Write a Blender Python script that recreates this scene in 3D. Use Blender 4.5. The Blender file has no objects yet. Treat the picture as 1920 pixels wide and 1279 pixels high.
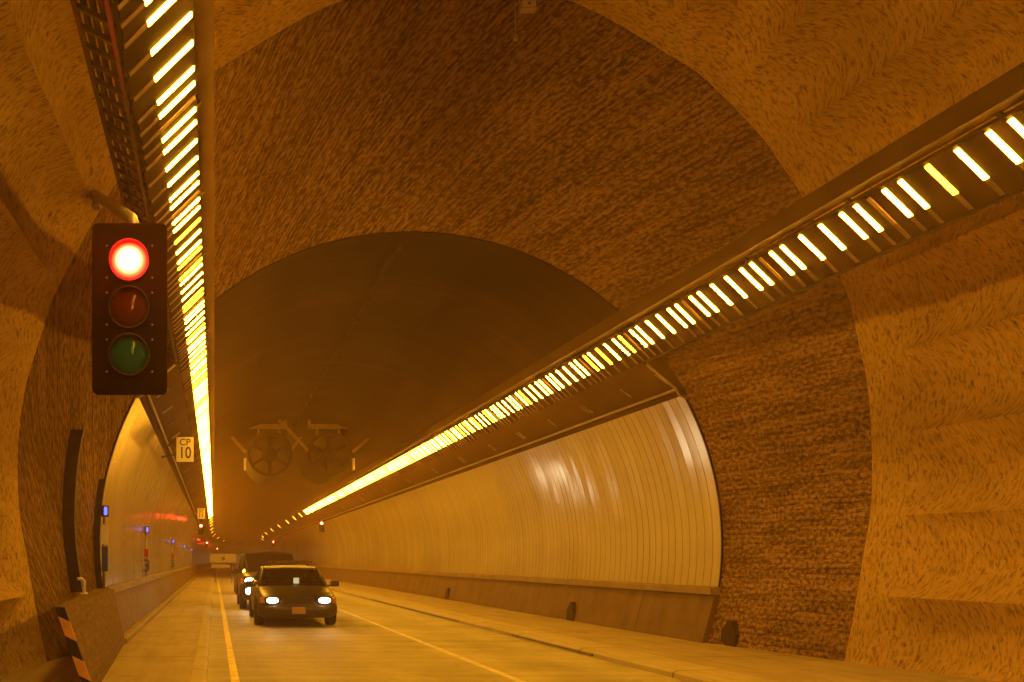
import bpy, bmesh, math, random
from mathutils import Vector, Matrix
random.seed(7)
PI = math.pi
S = bpy.context.scene
COL = S.collection
CX, CZ = 3.5, 1.62          # tunnel axis, eye height
Y1, Y2, YN, YF = 15.24, 12.4, -5.0, 300.0   # inner tunnel start, coarse vault start, portal, far end

# ------------------------------------------------------------------ helpers
def bend(p):
    x, y, z = p
    if y > 110: x += (y - 110) ** 2 / 1500.0
    return (x, y, z)

def link(name, me, mat=None, parent=None, loc=None):
    o = bpy.data.objects.new(name, me); COL.objects.link(o)
    if mat is not None:
        for m in (mat if isinstance(mat, (list, tuple)) else [mat]): me.materials.append(m)
    if parent is not None: o.parent = parent
    if loc is not None: o.location = loc
    return o

def obj(name, bm, mat, parent=None, loc=None, smooth=False):
    me = bpy.data.meshes.new(name)
    bmesh.ops.recalc_face_normals(bm, faces=bm.faces)
    bm.to_mesh(me); bm.free()
    if smooth:
        for p in me.polygons: p.use_smooth = True
    return link(name, me, mat, parent, loc)

def smooth_angle(o, deg=35):
    me = o.data
    for p in me.polygons: p.use_smooth = True
    bm = bmesh.new(); bm.from_mesh(me)
    for e in bm.edges:
        e.smooth = not (len(e.link_faces) == 2 and e.calc_face_angle(0) > math.radians(deg))
    bm.to_mesh(me); bm.free()

def tag(o, label=None, cat=None, group=None, kind=None):
    if label: o['label'] = label
    if cat: o['category'] = cat
    if group: o['group'] = group
    if kind: o['kind'] = kind
    return o

def thing(name, label, cat, loc=(0, 0, 0), group=None, rz=0):
    o = bpy.data.objects.new(name, None); COL.objects.link(o)
    o.location = loc; o.rotation_euler = (0, 0, rz); o.empty_display_size = .1
    return tag(o, label, cat, group)

def dup(o, parent=None):
    c = o.copy(); COL.objects.link(c)
    c.parent = parent
    for ch in list(o.children): dup(ch, c)
    return c

def box(bm, lo, hi, bev=0.0):
    r = bmesh.ops.create_cube(bm, size=1.0)
    vs = r['verts']
    for v in vs:
        v.co = Vector([(lo[i] + hi[i]) / 2 + v.co[i] * (hi[i] - lo[i]) for i in range(3)])
    if bev > 0:
        es = list({e for v in vs for e in v.link_edges})
        bmesh.ops.bevel(bm, geom=es, offset=bev, segments=2, affect='EDGES', profile=.6)
    return vs

def tube(bm, pts, r, n=10, r2=None, cap=True):
    pts = [Vector(p) for p in pts]; rings = []
    m = len(pts)
    up = Vector((0, 0, 1))
    for i, p in enumerate(pts):
        d = (pts[min(i + 1, m - 1)] - pts[max(i - 1, 0)]).normalized()
        a = d.cross(up)
        if a.length < .05: a = d.cross(Vector((1, 0, 0)))
        a.normalize(); b = d.cross(a)
        rr = r if r2 is None else r + (r2 - r) * i / (m - 1)
        rings.append([bm.verts.new(p + rr * (math.cos(2 * PI * k / n) * a + math.sin(2 * PI * k / n) * b)) for k in range(n)])
    for A, B in zip(rings, rings[1:]):
        for k in range(n): bm.faces.new((A[k], A[(k + 1) % n], B[(k + 1) % n], B[k]))
    if cap:
        bm.faces.new(rings[0]); bm.faces.new(rings[-1])

def bar(bm, p, q, w, h):
    """rectangular bar from p to q, w across (horizontal), h tall"""
    p, q = Vector(p), Vector(q); d = (q - p).normalized()
    a = d.cross(Vector((0, 0, 1)))
    if a.length < .05: a = Vector((1, 0, 0))
    a.normalize(); b = a.cross(d)
    c = [(a * sx * w / 2 + b * sz * h / 2) for sx, sz in ((-1, -1), (1, -1), (1, 1), (-1, 1))]
    A = [bm.verts.new(p + k) for k in c]; B = [bm.verts.new(q + k) for k in c]
    for k in range(4): bm.faces.new((A[k], A[(k + 1) % 4], B[(k + 1) % 4], B[k]))
    bm.faces.new(A); bm.faces.new(B)

def loft(name, secs, mat, parent=None, closed=False, smooth=True, flip=False, caps=False, even=None):
    """secs: list of (y, [(x,z),...]); uv = (y, arc length)"""
    bm = bmesh.new(); uvl = bm.loops.layers.uv.new('UVMap')
    rows, arcs = [], []
    for y, pr in secs:
        rows.append([bm.verts.new(bend((x, y, z))) for x, z in pr])
        s, L = [0.0], 0
        for a, b in zip(pr, pr[1:] + pr[:1]):
            L += math.hypot(a[0] - b[0], a[1] - b[1]); s.append(L)
        arcs.append(s if even is None else [even * k for k in range(len(s))])
    n = len(secs[0][1])
    for i in range(len(rows) - 1):
        for k in range(n if closed else n - 1):
            k2 = (k + 1) % n
            q = [(rows[i][k], secs[i][0], arcs[i][k]), (rows[i + 1][k], secs[i + 1][0], arcs[i + 1][k]),
                 (rows[i + 1][k2], secs[i + 1][0], arcs[i + 1][k + 1]), (rows[i][k2], secs[i][0], arcs[i][k + 1])]
            if flip: q.reverse()
            f = bm.faces.new([a[0] for a in q])
            for l, a in zip(f.loops, q): l[uvl].uv = (a[1], a[2])
    if caps and closed:
        bm.faces.new(rows[0]); bm.faces.new(rows[-1][::-1])
    me = bpy.data.meshes.new(name)
    if closed: bmesh.ops.recalc_face_normals(bm, faces=bm.faces)
    bm.to_mesh(me); bm.free()
    o = link(name, me, mat, parent)
    if smooth: smooth_angle(o, 40)
    return o

def ys(a, b, step_near, far_from=60, step_far=6.0):
    r, y = [], a
    while y < b - 1e-6:
        r.append(y); y += step_near if y < far_from else step_far
    r.append(b); return r

def catmull(P, n):
    out = []
    for i in range(len(P) - 1):
        p0, p1, p2, p3 = P[max(i - 1, 0)], P[i], P[i + 1], P[min(i + 2, len(P) - 1)]
        for k in range(n):
            t = k / n
            out.append(tuple(.5 * (2 * p1[j] + (p2[j] - p0[j]) * t + (2 * p0[j] - 5 * p1[j] + 4 * p2[j] - p3[j]) * t * t
                       + (3 * p1[j] - p0[j] - 3 * p2[j] + p3[j]) * t ** 3) for j in (0, 1)))
    out.append(P[-1]); return out

def resample(P, n):
    L = [0]
    for a, b in zip(P, P[1:]): L.append(L[-1] + math.hypot(a[0] - b[0], a[1] - b[1]))
    out, j = [], 0
    for i in range(n + 1):
        t = L[-1] * i / n
        while j < len(P) - 2 and L[j + 1] < t: j += 1
        u = (t - L[j]) / max(L[j + 1] - L[j], 1e-9)
        out.append((P[j][0] + (P[j + 1][0] - P[j][0]) * u, P[j][1] + (P[j + 1][1] - P[j][1]) * u))
    return out, L[-1]

# ------------------------------------------------------------------ materials
def mat(name):
    m = bpy.data.materials.new(name); m.use_nodes = True
    nt = m.node_tree; b = nt.nodes['Principled BSDF']
    return m, nt, b

def N(nt, t, **kw):
    n = nt.nodes.new(t)
    for k, v in kw.items():
        if k in n.inputs: n.inputs[k].default_value = v
        else: setattr(n, k, v)
    return n

def simple(name, col, rough=.5, metal=0.0, noise=.12, scale=6, spec=.5, bump=0.0):
    m, nt, b = mat(name)
    b.inputs['Roughness'].default_value = rough; b.inputs['Metallic'].default_value = metal
    b.inputs['Specular IOR Level'].default_value = spec
    tc = N(nt, 'ShaderNodeTexCoord'); nz = N(nt, 'ShaderNodeTexNoise', Scale=scale, Detail=5.0)
    nt.links.new(tc.outputs['Object'], nz.inputs['Vector'])
    r = N(nt, 'ShaderNodeValToRGB')
    r.color_ramp.elements[0].position = .3; r.color_ramp.elements[1].position = .72
    r.color_ramp.elements[0].color = tuple(c * (1 - noise) for c in col) + (1,)
    r.color_ramp.elements[1].color = tuple(min(1, c * (1 + noise)) for c in col) + (1,)
    nt.links.new(nz.outputs['Fac'], r.inputs['Fac']); nt.links.new(r.outputs['Color'], b.inputs['Base Color'])
    if bump:
        bp = N(nt, 'ShaderNodeBump', Strength=bump, Distance=.01)
        nt.links.new(nz.outputs['Fac'], bp.inputs['Height']); nt.links.new(bp.outputs['Normal'], b.inputs['Normal'])
    return m

def emit(name, col, strength):
    m, nt, b = mat(name)
    b.inputs['Base Color'].default_value = (.3, .3, .3, 1)
    b.inputs['Emission Color'].default_value = col + (1,)
    b.inputs['Emission Strength'].default_value = strength
    return m

def uvmap(nt, sx, sy):
    u = N(nt, 'ShaderNodeUVMap'); u.uv_map = 'UVMap'
    mp = N(nt, 'ShaderNodeMapping'); mp.inputs['Scale'].default_value = (sx, sy, 1)
    nt.links.new(u.outputs['UV'], mp.inputs['Vector']); return mp.outputs['Vector']

def ramp(nt, fac, stops):
    r = N(nt, 'ShaderNodeValToRGB'); e = r.color_ramp.elements
    while len(e) < len(stops): e.new(.5)
    for k, (p, c) in zip(e, stops): k.position = p; k.color = tuple(c) + (1,)
    nt.links.new(fac, r.inputs['Fac']); return r.outputs['Color']

def mixc(nt, a, b, fac, mode='MIX'):
    m = N(nt, 'ShaderNodeMix', data_type='RGBA', blend_type=mode)
    for s, i in ((fac, 0), (a, 6), (b, 7)):
        if hasattr(s, 'links'): nt.links.new(s, m.inputs[i])
        else: m.inputs[i].default_value = s if i == 0 else tuple(s) + (1,)
    return m.outputs[2]

def mth(nt, op, a, b=None):
    m = N(nt, 'ShaderNodeMath', operation=op)
    for i, s in ((0, a), (1, b)):
        if s is None: continue
        if hasattr(s, 'links'): nt.links.new(s, m.inputs[i])
        else: m.inputs[i].default_value = s
    return m.outputs[0]

def noise(nt, vec, scale, detail=4.0, rough=.6, dist=0.0):
    n = N(nt, 'ShaderNodeTexNoise', Scale=scale, Detail=detail, Roughness=rough, Distortion=dist)
    nt.links.new(vec, n.inputs['Vector']); return n.outputs['Fac']

def lining_shotcrete():
    m, nt, b = mat('sprayed_concrete')
    # short strokes running round the section
    s1 = noise(nt, uvmap(nt, 27, 8.5), 1.0, 5.0, .7, .5)
    s2 = noise(nt, uvmap(nt, 7, 5), 1.0, 6.0, .7, .3)
    s3 = noise(nt, uvmap(nt, .8, .8), 1.0, 4.0, .6)
    h = mth(nt, 'ADD', mth(nt, 'MULTIPLY', s1, .6), mth(nt, 'MULTIPLY', s2, .7))
    c = ramp(nt, s1, [(.28, (.17, .095, .03)), (.40, (.50, .33, .12)), (.50, (.84, .59, .2)), (.8, (.92, .69, .27))])
    c = mixc(nt, c, ramp(nt, s3, [(.3, (.72, .7, .68)), (.7, (1.0, 1.0, 1.0))]), 1.0, 'MULTIPLY')
    nt.links.new(c, b.inputs['Base Color']); b.inputs['Roughness'].default_value = .85
    b.inputs['Specular IOR Level'].default_value = .25
    bp = N(nt, 'ShaderNodeBump', Strength=1.0, Distance=.11)
    nt.links.new(h, bp.inputs['Height']); nt.links.new(bp.outputs['Normal'], b.inputs['Normal'])
    return m

def lining_coarse():
    m, nt, b = mat('coarse_board_marked_concrete')
    rows = noise(nt, uvmap(nt, .9, 8), 1.0, 4.0, .65, .4)       # long rows along the tunnel
    pits = noise(nt, uvmap(nt, 13, 17), 1.0, 3.0, .7)            # broken pits
    grid = N(nt, 'ShaderNodeTexVoronoi', Scale=1.0); nt.links.new(uvmap(nt, 11, 13), grid.inputs['Vector'])
    big = noise(nt, uvmap(nt, .5, .5), 1.0, 4.0, .6); big_ = noise(nt, uvmap(nt, 1.1, 1.6), 1.0, 3.0, .6)
    br = N(nt, 'ShaderNodeTexBrick', Scale=1.0); br.inputs['Brick Width'].default_value = .15; br.inputs['Row Height'].default_value = .085
    br.inputs['Mortar Size'].default_value = .022; br.inputs['Mortar Smooth'].default_value = 1.0
    nv = N(nt, 'ShaderNodeTexNoise', Scale=1.0, Detail=2.0); nt.links.new(uvmap(nt, 2, 3), nv.inputs['Vector'])
    vm = N(nt, 'ShaderNodeVectorMath', operation='MULTIPLY_ADD'); nt.links.new(nv.outputs['Color'], vm.inputs[0]); vm.inputs[1].default_value = (.16, .10, 0); nt.links.new(uvmap(nt, 1, 1), vm.inputs[2])
    nt.links.new(vm.outputs[0], br.inputs['Vector'])
    f = mth(nt, 'ADD', mth(nt, 'MULTIPLY', rows, .36), mth(nt, 'MULTIPLY', pits, .70))
    f = mth(nt, 'SUBTRACT', f, mth(nt, 'MULTIPLY', br.outputs['Fac'], mth(nt, 'MULTIPLY', big_, .11)))
    c = ramp(nt, f, [(.36, (.055, .033, .017)), (.47, (.175, .108, .06)), (.57, (.39, .25, .14)), (.72, (.6, .41, .24))])
    c = mixc(nt, c, ramp(nt, big, [(.3, (.66, .64, .62)), (.7, (1, 1, 1))]), 1.0, 'MULTIPLY')
    nt.links.new(c, b.inputs['Base Color']); b.inputs['Roughness'].default_value = .9
    b.inputs['Specular IOR Level'].default_value = .2
    h = mth(nt, 'ADD', f, mth(nt, 'MULTIPLY', grid.outputs['Distance'], .35))
    bp = N(nt, 'ShaderNodeBump', Strength=.9, Distance=.06)
    nt.links.new(h, bp.inputs['Height']); nt.links.new(bp.outputs['Normal'], b.inputs['Normal'])
    return m

def lining_smooth():
    m, nt, b = mat('smooth_dark_vault')
    rings = noise(nt, uvmap(nt, 1.6, .12), 1.0, 4.0, .6)
    big = noise(nt, uvmap(nt, .25, .35), 1.0, 5.0, .6)
    u = N(nt, 'ShaderNodeUVMap'); u.uv_map = 'UVMap'
    sx = N(nt, 'ShaderNodeSeparateXYZ'); nt.links.new(u.outputs['UV'], sx.inputs[0])
    fr = mth(nt, 'FRACT', mth(nt, 'DIVIDE', sx.outputs[0], 1.62))
    joint = mth(nt, 'LESS_THAN', fr, .025)
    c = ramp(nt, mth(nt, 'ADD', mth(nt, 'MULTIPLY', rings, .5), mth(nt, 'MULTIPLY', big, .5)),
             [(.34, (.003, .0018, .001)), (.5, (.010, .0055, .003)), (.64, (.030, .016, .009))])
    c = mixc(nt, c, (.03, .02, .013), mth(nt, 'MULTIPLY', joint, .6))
    nt.links.new(c, b.inputs['Base Color']); b.inputs['Roughness'].default_value = .85; b.inputs['Specular IOR Level'].default_value = .12
    bp = N(nt, 'ShaderNodeBump', Strength=.3, Distance=.02)
    nt.links.new(mth(nt, 'SUBTRACT', rings, joint), bp.inputs['Height']); nt.links.new(bp.outputs['Normal'], b.inputs['Normal'])
    return m

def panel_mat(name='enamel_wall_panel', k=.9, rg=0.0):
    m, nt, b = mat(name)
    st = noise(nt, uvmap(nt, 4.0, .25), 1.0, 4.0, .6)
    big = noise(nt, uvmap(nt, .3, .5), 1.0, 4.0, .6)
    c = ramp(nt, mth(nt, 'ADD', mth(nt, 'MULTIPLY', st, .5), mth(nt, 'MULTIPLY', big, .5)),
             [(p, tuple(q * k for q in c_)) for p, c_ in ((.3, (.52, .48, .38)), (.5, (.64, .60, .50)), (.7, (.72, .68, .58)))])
    u = N(nt, 'ShaderNodeUVMap'); u.uv_map = 'UVMap'      # dark sealant in the joint between neighbouring panels
    sx = N(nt, 'ShaderNodeSeparateXYZ'); nt.links.new(u.outputs['UV'], sx.inputs[0])
    fr = mth(nt, 'FRACT', mth(nt, 'DIVIDE', mth(nt, 'SUBTRACT', sx.outputs[0], Y1 + .004 - .0125), .25))
    c = mixc(nt, c, (.22, .15, .08), mth(nt, 'MULTIPLY', mth(nt, 'LESS_THAN', fr, .10), .62))
    gr = ramp(nt, mth(nt, 'ADD', mth(nt, 'MULTIPLY', sx.outputs[1], .35), mth(nt, 'MULTIPLY', big, .3)), [(.10, (.80, .76, .70)), (.5, (1, 1, 1))])   # road grime low on the panels
    c = mixc(nt, c, gr, .8, 'MULTIPLY')
    nt.links.new(c, b.inputs['Base Color'])
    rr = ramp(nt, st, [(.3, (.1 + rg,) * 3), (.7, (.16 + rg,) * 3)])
    nt.links.new(rr, b.inputs['Roughness'])
    bp = N(nt, 'ShaderNodeBump', Strength=.05, Distance=.02)
    nt.links.new(noise(nt, uvmap(nt, 1.5, 1.1), 1.0, 2.0), bp.inputs['Height']); nt.links.new(bp.outputs['Normal'], b.inputs['Normal'])
    return m

def road_mat():
    m, nt, b = mat('concrete_road')
    a = noise(nt, uvmap(nt, .8, .8), 1.0, 7.0, .7); s_ = noise(nt, uvmap(nt, 2.6, .10), 1.0, 5.0, .65); big = noise(nt, uvmap(nt, .22, .35), 1.0, 4.0, .6)
    f = mth(nt, 'ADD', mth(nt, 'MULTIPLY', a, .45), mth(nt, 'MULTIPLY', s_, .55))
    c = ramp(nt, f, [(.32, (.31, .29, .20)), (.5, (.45, .425, .31)), (.68, (.56, .535, .41))])
    c = mixc(nt, c, ramp(nt, big, [(.35, (.90, .89, .87)), (.6, (1, 1, 1))]), 1.0, 'MULTIPLY')
    u = N(nt, 'ShaderNodeUVMap'); u.uv_map = 'UVMap'
    sx = N(nt, 'ShaderNodeSeparateXYZ'); nt.links.new(u.outputs['UV'], sx.inputs[0])
    w = mth(nt, 'SINE', mth(nt, 'MULTIPLY', mth(nt, 'SUBTRACT', sx.outputs[1], 1.0), 2 * PI / 1.55))      # tyre-worn tracks
    c = mixc(nt, c, ramp(nt, mth(nt, 'ADD', mth(nt, 'MULTIPLY', w, .25), mth(nt, 'MULTIPLY', a, 1.0)), [(.35, (.84, .82, .79)), (.75, (1, 1, 1))]), 1.0, 'MULTIPLY')
    j = mth(nt, 'LESS_THAN', mth(nt, 'FRACT', mth(nt, 'DIVIDE', mth(nt, 'ADD', sx.outputs[0], 1.1), 6.0)), .004)
    c = mixc(nt, c, (.09, .07, .05), mth(nt, 'MULTIPLY', j, .7))
    nt.links.new(c, b.inputs['Base Color']); b.inputs['Specular IOR Level'].default_value = .35
    nt.links.new(ramp(nt, f, [(.3, (.75,) * 3), (.7, (.6,) * 3)]), b.inputs['Roughness'])
    bp = N(nt, 'ShaderNodeBump', Strength=.35, Distance=.02)
    nt.links.new(f, bp.inputs['Height']); nt.links.new(bp.outputs['Normal'], b.inputs['Normal'])
    return m

def concrete_uv(name, stops, su=(1.2, 1.2), streak=(.4, 6), rough=.8, bump=.4, joint=None, dist=.02):
    m, nt, b = mat(name)
    a = noise(nt, uvmap(nt, *su), 1.0, 6.0, .65); s = noise(nt, uvmap(nt, *streak), 1.0, 4.0, .6)
    f = mth(nt, 'ADD', mth(nt, 'MULTIPLY', a, .55), mth(nt, 'MULTIPLY', s, .45))
    c = ramp(nt, f, stops)
    if joint:
        u = N(nt, 'ShaderNodeUVMap'); u.uv_map = 'UVMap'
        sx = N(nt, 'ShaderNodeSeparateXYZ'); nt.links.new(u.outputs['UV'], sx.inputs[0])
        j = mth(nt, 'LESS_THAN', mth(nt, 'FRACT', mth(nt, 'DIVIDE', mth(nt, 'ADD', sx.outputs[0], .3), joint)), .035 / joint)
        c = mixc(nt, c, (.06, .045, .03), mth(nt, 'MULTIPLY', j, .75))
    nt.links.new(c, b.inputs['Base Color']); b.inputs['Roughness'].default_value = rough
    b.inputs['Specular IOR Level'].default_value = .35
    bp = N(nt, 'ShaderNodeBump', Strength=bump, Distance=dist)
    nt.links.new(f, bp.inputs['Height']); nt.links.new(bp.outputs['Normal'], b.inputs['Normal'])
    return m

M = {}
M['shot'] = lining_shotcrete(); M['coarse'] = lining_coarse(); M['vault'] = lining_smooth(); M['panel'] = panel_mat(); M['panel_dim'] = panel_mat('dim_wall_panel', .52, .09)  # weaker light on the left cladding is put into its darker colour
M['road'] = road_mat()
M['walk'] = concrete_uv('walkway_concrete', [(.3, (.26, .21, .15)), (.5, (.39, .325, .24)), (.7, (.47, .40, .31))], (1.2, 1.2), (.3, 4), .75, .4, 4.5)
M['kerb'] = concrete_uv('kerb_concrete', [(.3, (.33, .29, .21)), (.5, (.46, .41, .3)), (.7, (.56, .5, .38))], (1.5, 1.5), (.4, 5), .75, .4, 3.0)
M['dado'] = concrete_uv('dado_concrete', [(.3, (.10, .06, .03)), (.5, (.17, .105, .055)), (.7, (.23, .15, .085))], (1.5, 1.5), (2.0, .2), .7, .4, 3.0)
M['cap'] = concrete_uv('ledge_concrete', [(.3, (.2, .15, .1)), (.5, (.29, .22, .155)), (.7, (.36, .28, .2))], (2, 2), (1.0, .5), .7, .4)
M['barrier'] = concrete_uv('barrier_concrete', [(.3, (.08, .048, .025)), (.5, (.16, .10, .052)), (.7, (.25, .16, .085))], (7, 7), (3, 16), .9, .8, None, .05)
M['fascia'] = simple('brown_fascia_metal', (.06, .034, .017), .75, 0, .2, 2, .1)
M['rail'] = simple('painted_lamp_rail', (.055, .032, .016), .75, 0, .2, 2, .1)
M['trim'] = simple('bright_conduit', (.42, .36, .28), .4, .5, .1, 4)
M['darkmetal'] = simple('dark_metal', (.04, .032, .027), .5, .5, .3, 8)
M['cover'] = simple('lamp_cover_plate', (.012, .006, .003), .7, 0, .25, 9, .05)
M['reflector'] = simple('lamp_reflector', (.17, .115, .06), .45, .2, .15, 12)
M['lampoff'] = simple('unlit_lamp_lens', (.42, .32, .2), .3, 0, .1, 10)
M['black'] = simple('black_signal_plastic', (.006, .005, .006), .8, 0, .25, 7, .02)
M['steel'] = simple('galvanised_steel', (.3, .3, .32), .5, .6, .15, 10)
M['white'] = simple('white_paint', (.72, .71, .68), .5, 0, .08, 6)
M['board'] = simple('pale_board', (.30, .31, .33), .5, 0, .08, 6)
M['yellow_line'] = simple('yellow_road_paint', (.74, .62, .05), .6, 0, .25, 5)
M['white_line'] = simple('white_road_paint', (.66, .62, .52), .6, 0, .22, 5)
M['stripe_o'] = simple('orange_stripe_paint', (.66, .36, .06), .6, 0, .15, 6)
M['stripe_k'] = simple('black_stripe_paint', (.015, .013, .012), .6, 0, .2, 6)
M['blue'] = simple('blue_paint', (.02, .06, .3), .5, 0, .15, 6)
M['red'] = simple('red_paint', (.4, .02, .015), .5, 0, .15, 6)
M['ink'] = simple('black_sign_ink', (.012, .012, .02), .6, 0, .1, 6)
M['drain'] = simple('drain_slot', (.07, .045, .025), .85, 0, .3, 9)
M['niche'] = simple('dark_niche', (.035, .02, .011), .85, 0, .3, 9)
M['carblack'] = simple('black_car_paint', (.017, .015, .013), .35, 0, .2, 3, .6)
M['cargrey'] = simple('dark_car_paint', (.03, .026, .024), .35, 0, .2, 3, .6)
M['carwhite'] = simple('white_car_paint', (.75, .74, .7), .3, 0, .04, 3)
M['rubber'] = simple('tyre_rubber', (.012, .012, .012), .85, 0, .2, 12)
M['chrome'] = simple('bright_metal', (.6, .6, .6), .2, 1.0, .05, 5)
M['plate'] = simple('number_plate', (.32, .2, .1), .6, 0, .1, 9)
M['trimk'] = simple('black_plastic_trim', (.018, .017, .016), .55, 0, .2, 9)
M['amber'] = simple('amber_plastic', (.5, .18, .02), .3, 0, .1, 9)
M['module'] = simple('light_bar_module', (.10, .03, .01), .3, 0, .1, 9)
M['interior'] = simple('grey_interior', (.06, .055, .05), .9, 0, .15, 9)
M['fan'] = simple('fan_steel', (.006, .004, .003), .9, 0, .25, 3)
M['fanframe'] = simple('fan_frame_steel', (.17, .115, .065), .7, 0, .2, 3)
LAMP = (1.0, .425, .018)
M['lamp'] = emit('lit_lamp_lens', LAMP, 116.0)
M['lampy'] = emit('dimmer_lamp_lens', (1.0, .40, .004), 65.0)
M['lampfar'] = emit('far_lamp_lens', (1.0, .42, .01), 16.0)
M['head'] = emit('headlamp_lens', (1.0, .90, .66), 18.0)
M['highbeam'] = emit('high_beam_lens', (1.0, .84, .5), 48.0)
M['bluelamp'] = emit('blue_lamp', (.06, .12, 1.0), 2.0)
M['patch'] = emit('glowing_patch', (1.0, .9, .45), 1.3)

def glass_mat():
    m, nt, b = mat('tinted_glass')
    b.inputs['Base Color'].default_value = (.35, .36, .33, 1); b.inputs['Roughness'].default_value = .03
    b.inputs['Transmission Weight'].default_value = .0
    out = nt.nodes['Material Output']
    g = N(nt, 'ShaderNodeBsdfGlossy', Roughness=.04); g.inputs['Color'].default_value = (.9, .9, .9, 1)
    t = N(nt, 'ShaderNodeBsdfTransparent'); t.inputs['Color'].default_value = (.42, .43, .4, 1)
    fr = N(nt, 'ShaderNodeFresnel', IOR=1.5); mx = N(nt, 'ShaderNodeMixShader')
    nt.links.new(fr.outputs[0], mx.inputs[0]); nt.links.new(t.outputs[0], mx.inputs[1]); nt.links.new(g.outputs[0], mx.inputs[2])
    nt.links.new(mx.outputs[0], out.inputs['Surface'])
    return m
M['glass'] = glass_mat()

def lens_mat(name, col, hot=None):
    m, nt, b = mat(name)
    b.inputs['Base Color'].default_value = col + (1,); b.inputs['Roughness'].default_value = .1; b.inputs['Specular IOR Level'].default_value = .12
    tc = N(nt, 'ShaderNodeTexCoord'); v = N(nt, 'ShaderNodeTexVoronoi', Scale=38.0)
    nt.links.new(tc.outputs['Object'], v.inputs['Vector'])
    bp = N(nt, 'ShaderNodeBump', Strength=.12, Distance=.003)
    nt.links.new(v.outputs['Distance'], bp.inputs['Height']); nt.links.new(bp.outputs['Normal'], b.inputs['Normal'])
    if hot:
        b.inputs['Emission Color'].default_value = hot[0] + (1,); b.inputs['Emission Strength'].default_value = hot[1]
    return m
M['lens_red'] = lens_mat('lit_red_lens', (.5, .02, .01), ((1.0, .014, .009), 45.0))
def hot_lens(m, cz, r):
    nt = m.node_tree; b = nt.nodes['Principled BSDF']
    tc = N(nt, 'ShaderNodeTexCoord'); sx = N(nt, 'ShaderNodeSeparateXYZ'); nt.links.new(tc.outputs['Object'], sx.inputs[0])
    dz = mth(nt, 'SUBTRACT', sx.outputs[2], cz)
    d = mth(nt, 'DIVIDE', mth(nt, 'SQRT', mth(nt, 'ADD', mth(nt, 'MULTIPLY', sx.outputs[0], sx.outputs[0]), mth(nt, 'MULTIPLY', dz, dz))), r)
    c = ramp(nt, d, [(.0, (1.0, .10, .05)), (.52, (1.0, .05, .02)), (.76, (1.0, .010, .002)), (.92, (.6, .0008, .0008)), (1.0, (.16, .0002, .0002))])
    nt.links.new(c, b.inputs['Emission Color'])
hot_lens(M['lens_red'], .382, .155)
M['lens_redfar'] = lens_mat('far_red_lens', (.5, .02, .01), ((1.0, .035, .015), 110.0))
M['lens_amber'] = lens_mat('unlit_amber_lens', (.06, .01, .001))
M['lens_green'] = lens_mat('unlit_green_lens', (.001, .075, .07))

# ------------------------------------------------------------------ cross-sections (half profiles: offset from the axis, height)
def circ(dx0=None, z0=None, z1=None, r=5.58, n=40):
    """right half of the inner section from height z0 up to z1"""
    a0 = math.asin(max(-1, min(1, (z0 - 1.9) / r))); a1 = math.asin(max(-1, min(1, (z1 - 1.9) / r)))
    return [(r * math.cos(a0 + (a1 - a0) * i / n), 1.9 + r * math.sin(a0 + (a1 - a0) * i / n)) for i in range(n + 1)]

INNER = circ(z0=-.05, z1=1.9 + 5.58, n=60)
INNER[-1] = (0.0, INNER[-1][1])
ARCH2 = [(5.66, -1.67), (5.82, -.9), (5.97, .0), (6.09, .78), (6.1, 1.7), (6.04, 2.53), (5.91, 3.16), (5.7, 4.0), (5.13, 5.22), (4.76, 5.79),
         (4.42, 6.26), (3.69, 7.0), (3.3, 7.28), (1.99, 8.04), (1.0, 8.35), (0, 8.45)]
ARCH2 = [(a, z + CZ) for a, z in ARCH2]
NARC = 110
A2, LEN2 = resample(catmull(ARCH2, 8), NARC)
A1, LEN1 = resample(INNER, NARC)

def lw(z, t=1.0):        # the left wall of the mouth stands a little farther out than the right one
    u = max(0, min(1, (7.5 - z) / 4.5)); return 1 + .05 * t * u * u * (3 - 2 * u)
def full(half, t=0.0):   # right bottom -> apex -> left bottom
    return [(CX + a, z) for a, z in half] + [(CX - a * lw(z, t), z) for a, z in half[-2::-1]]

# coarse vault: flares from the low inner section to the taller mouth
secs = []
for i in range(13):
    t = i / 12; y = Y2 + (Y1 - Y2) * t
    secs.append((y, full([(A2[k][0] * (1 - t) + (A1[k][0] + .012) * t, A2[k][1] * (1 - t) + (A1[k][1] + .012) * t) for k in range(NARC + 1)], 1 - t)))
secs.append((Y1 + .6, full([(a + .25, z + .25) if a > .01 else (0, z + .25) for a, z in A1])))
tag(loft('tunnel_vault', secs, M['coarse']), 'dark coarse flared vault ring between the ribbed lining and the panelled tunnel', 'tunnel vault')

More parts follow.
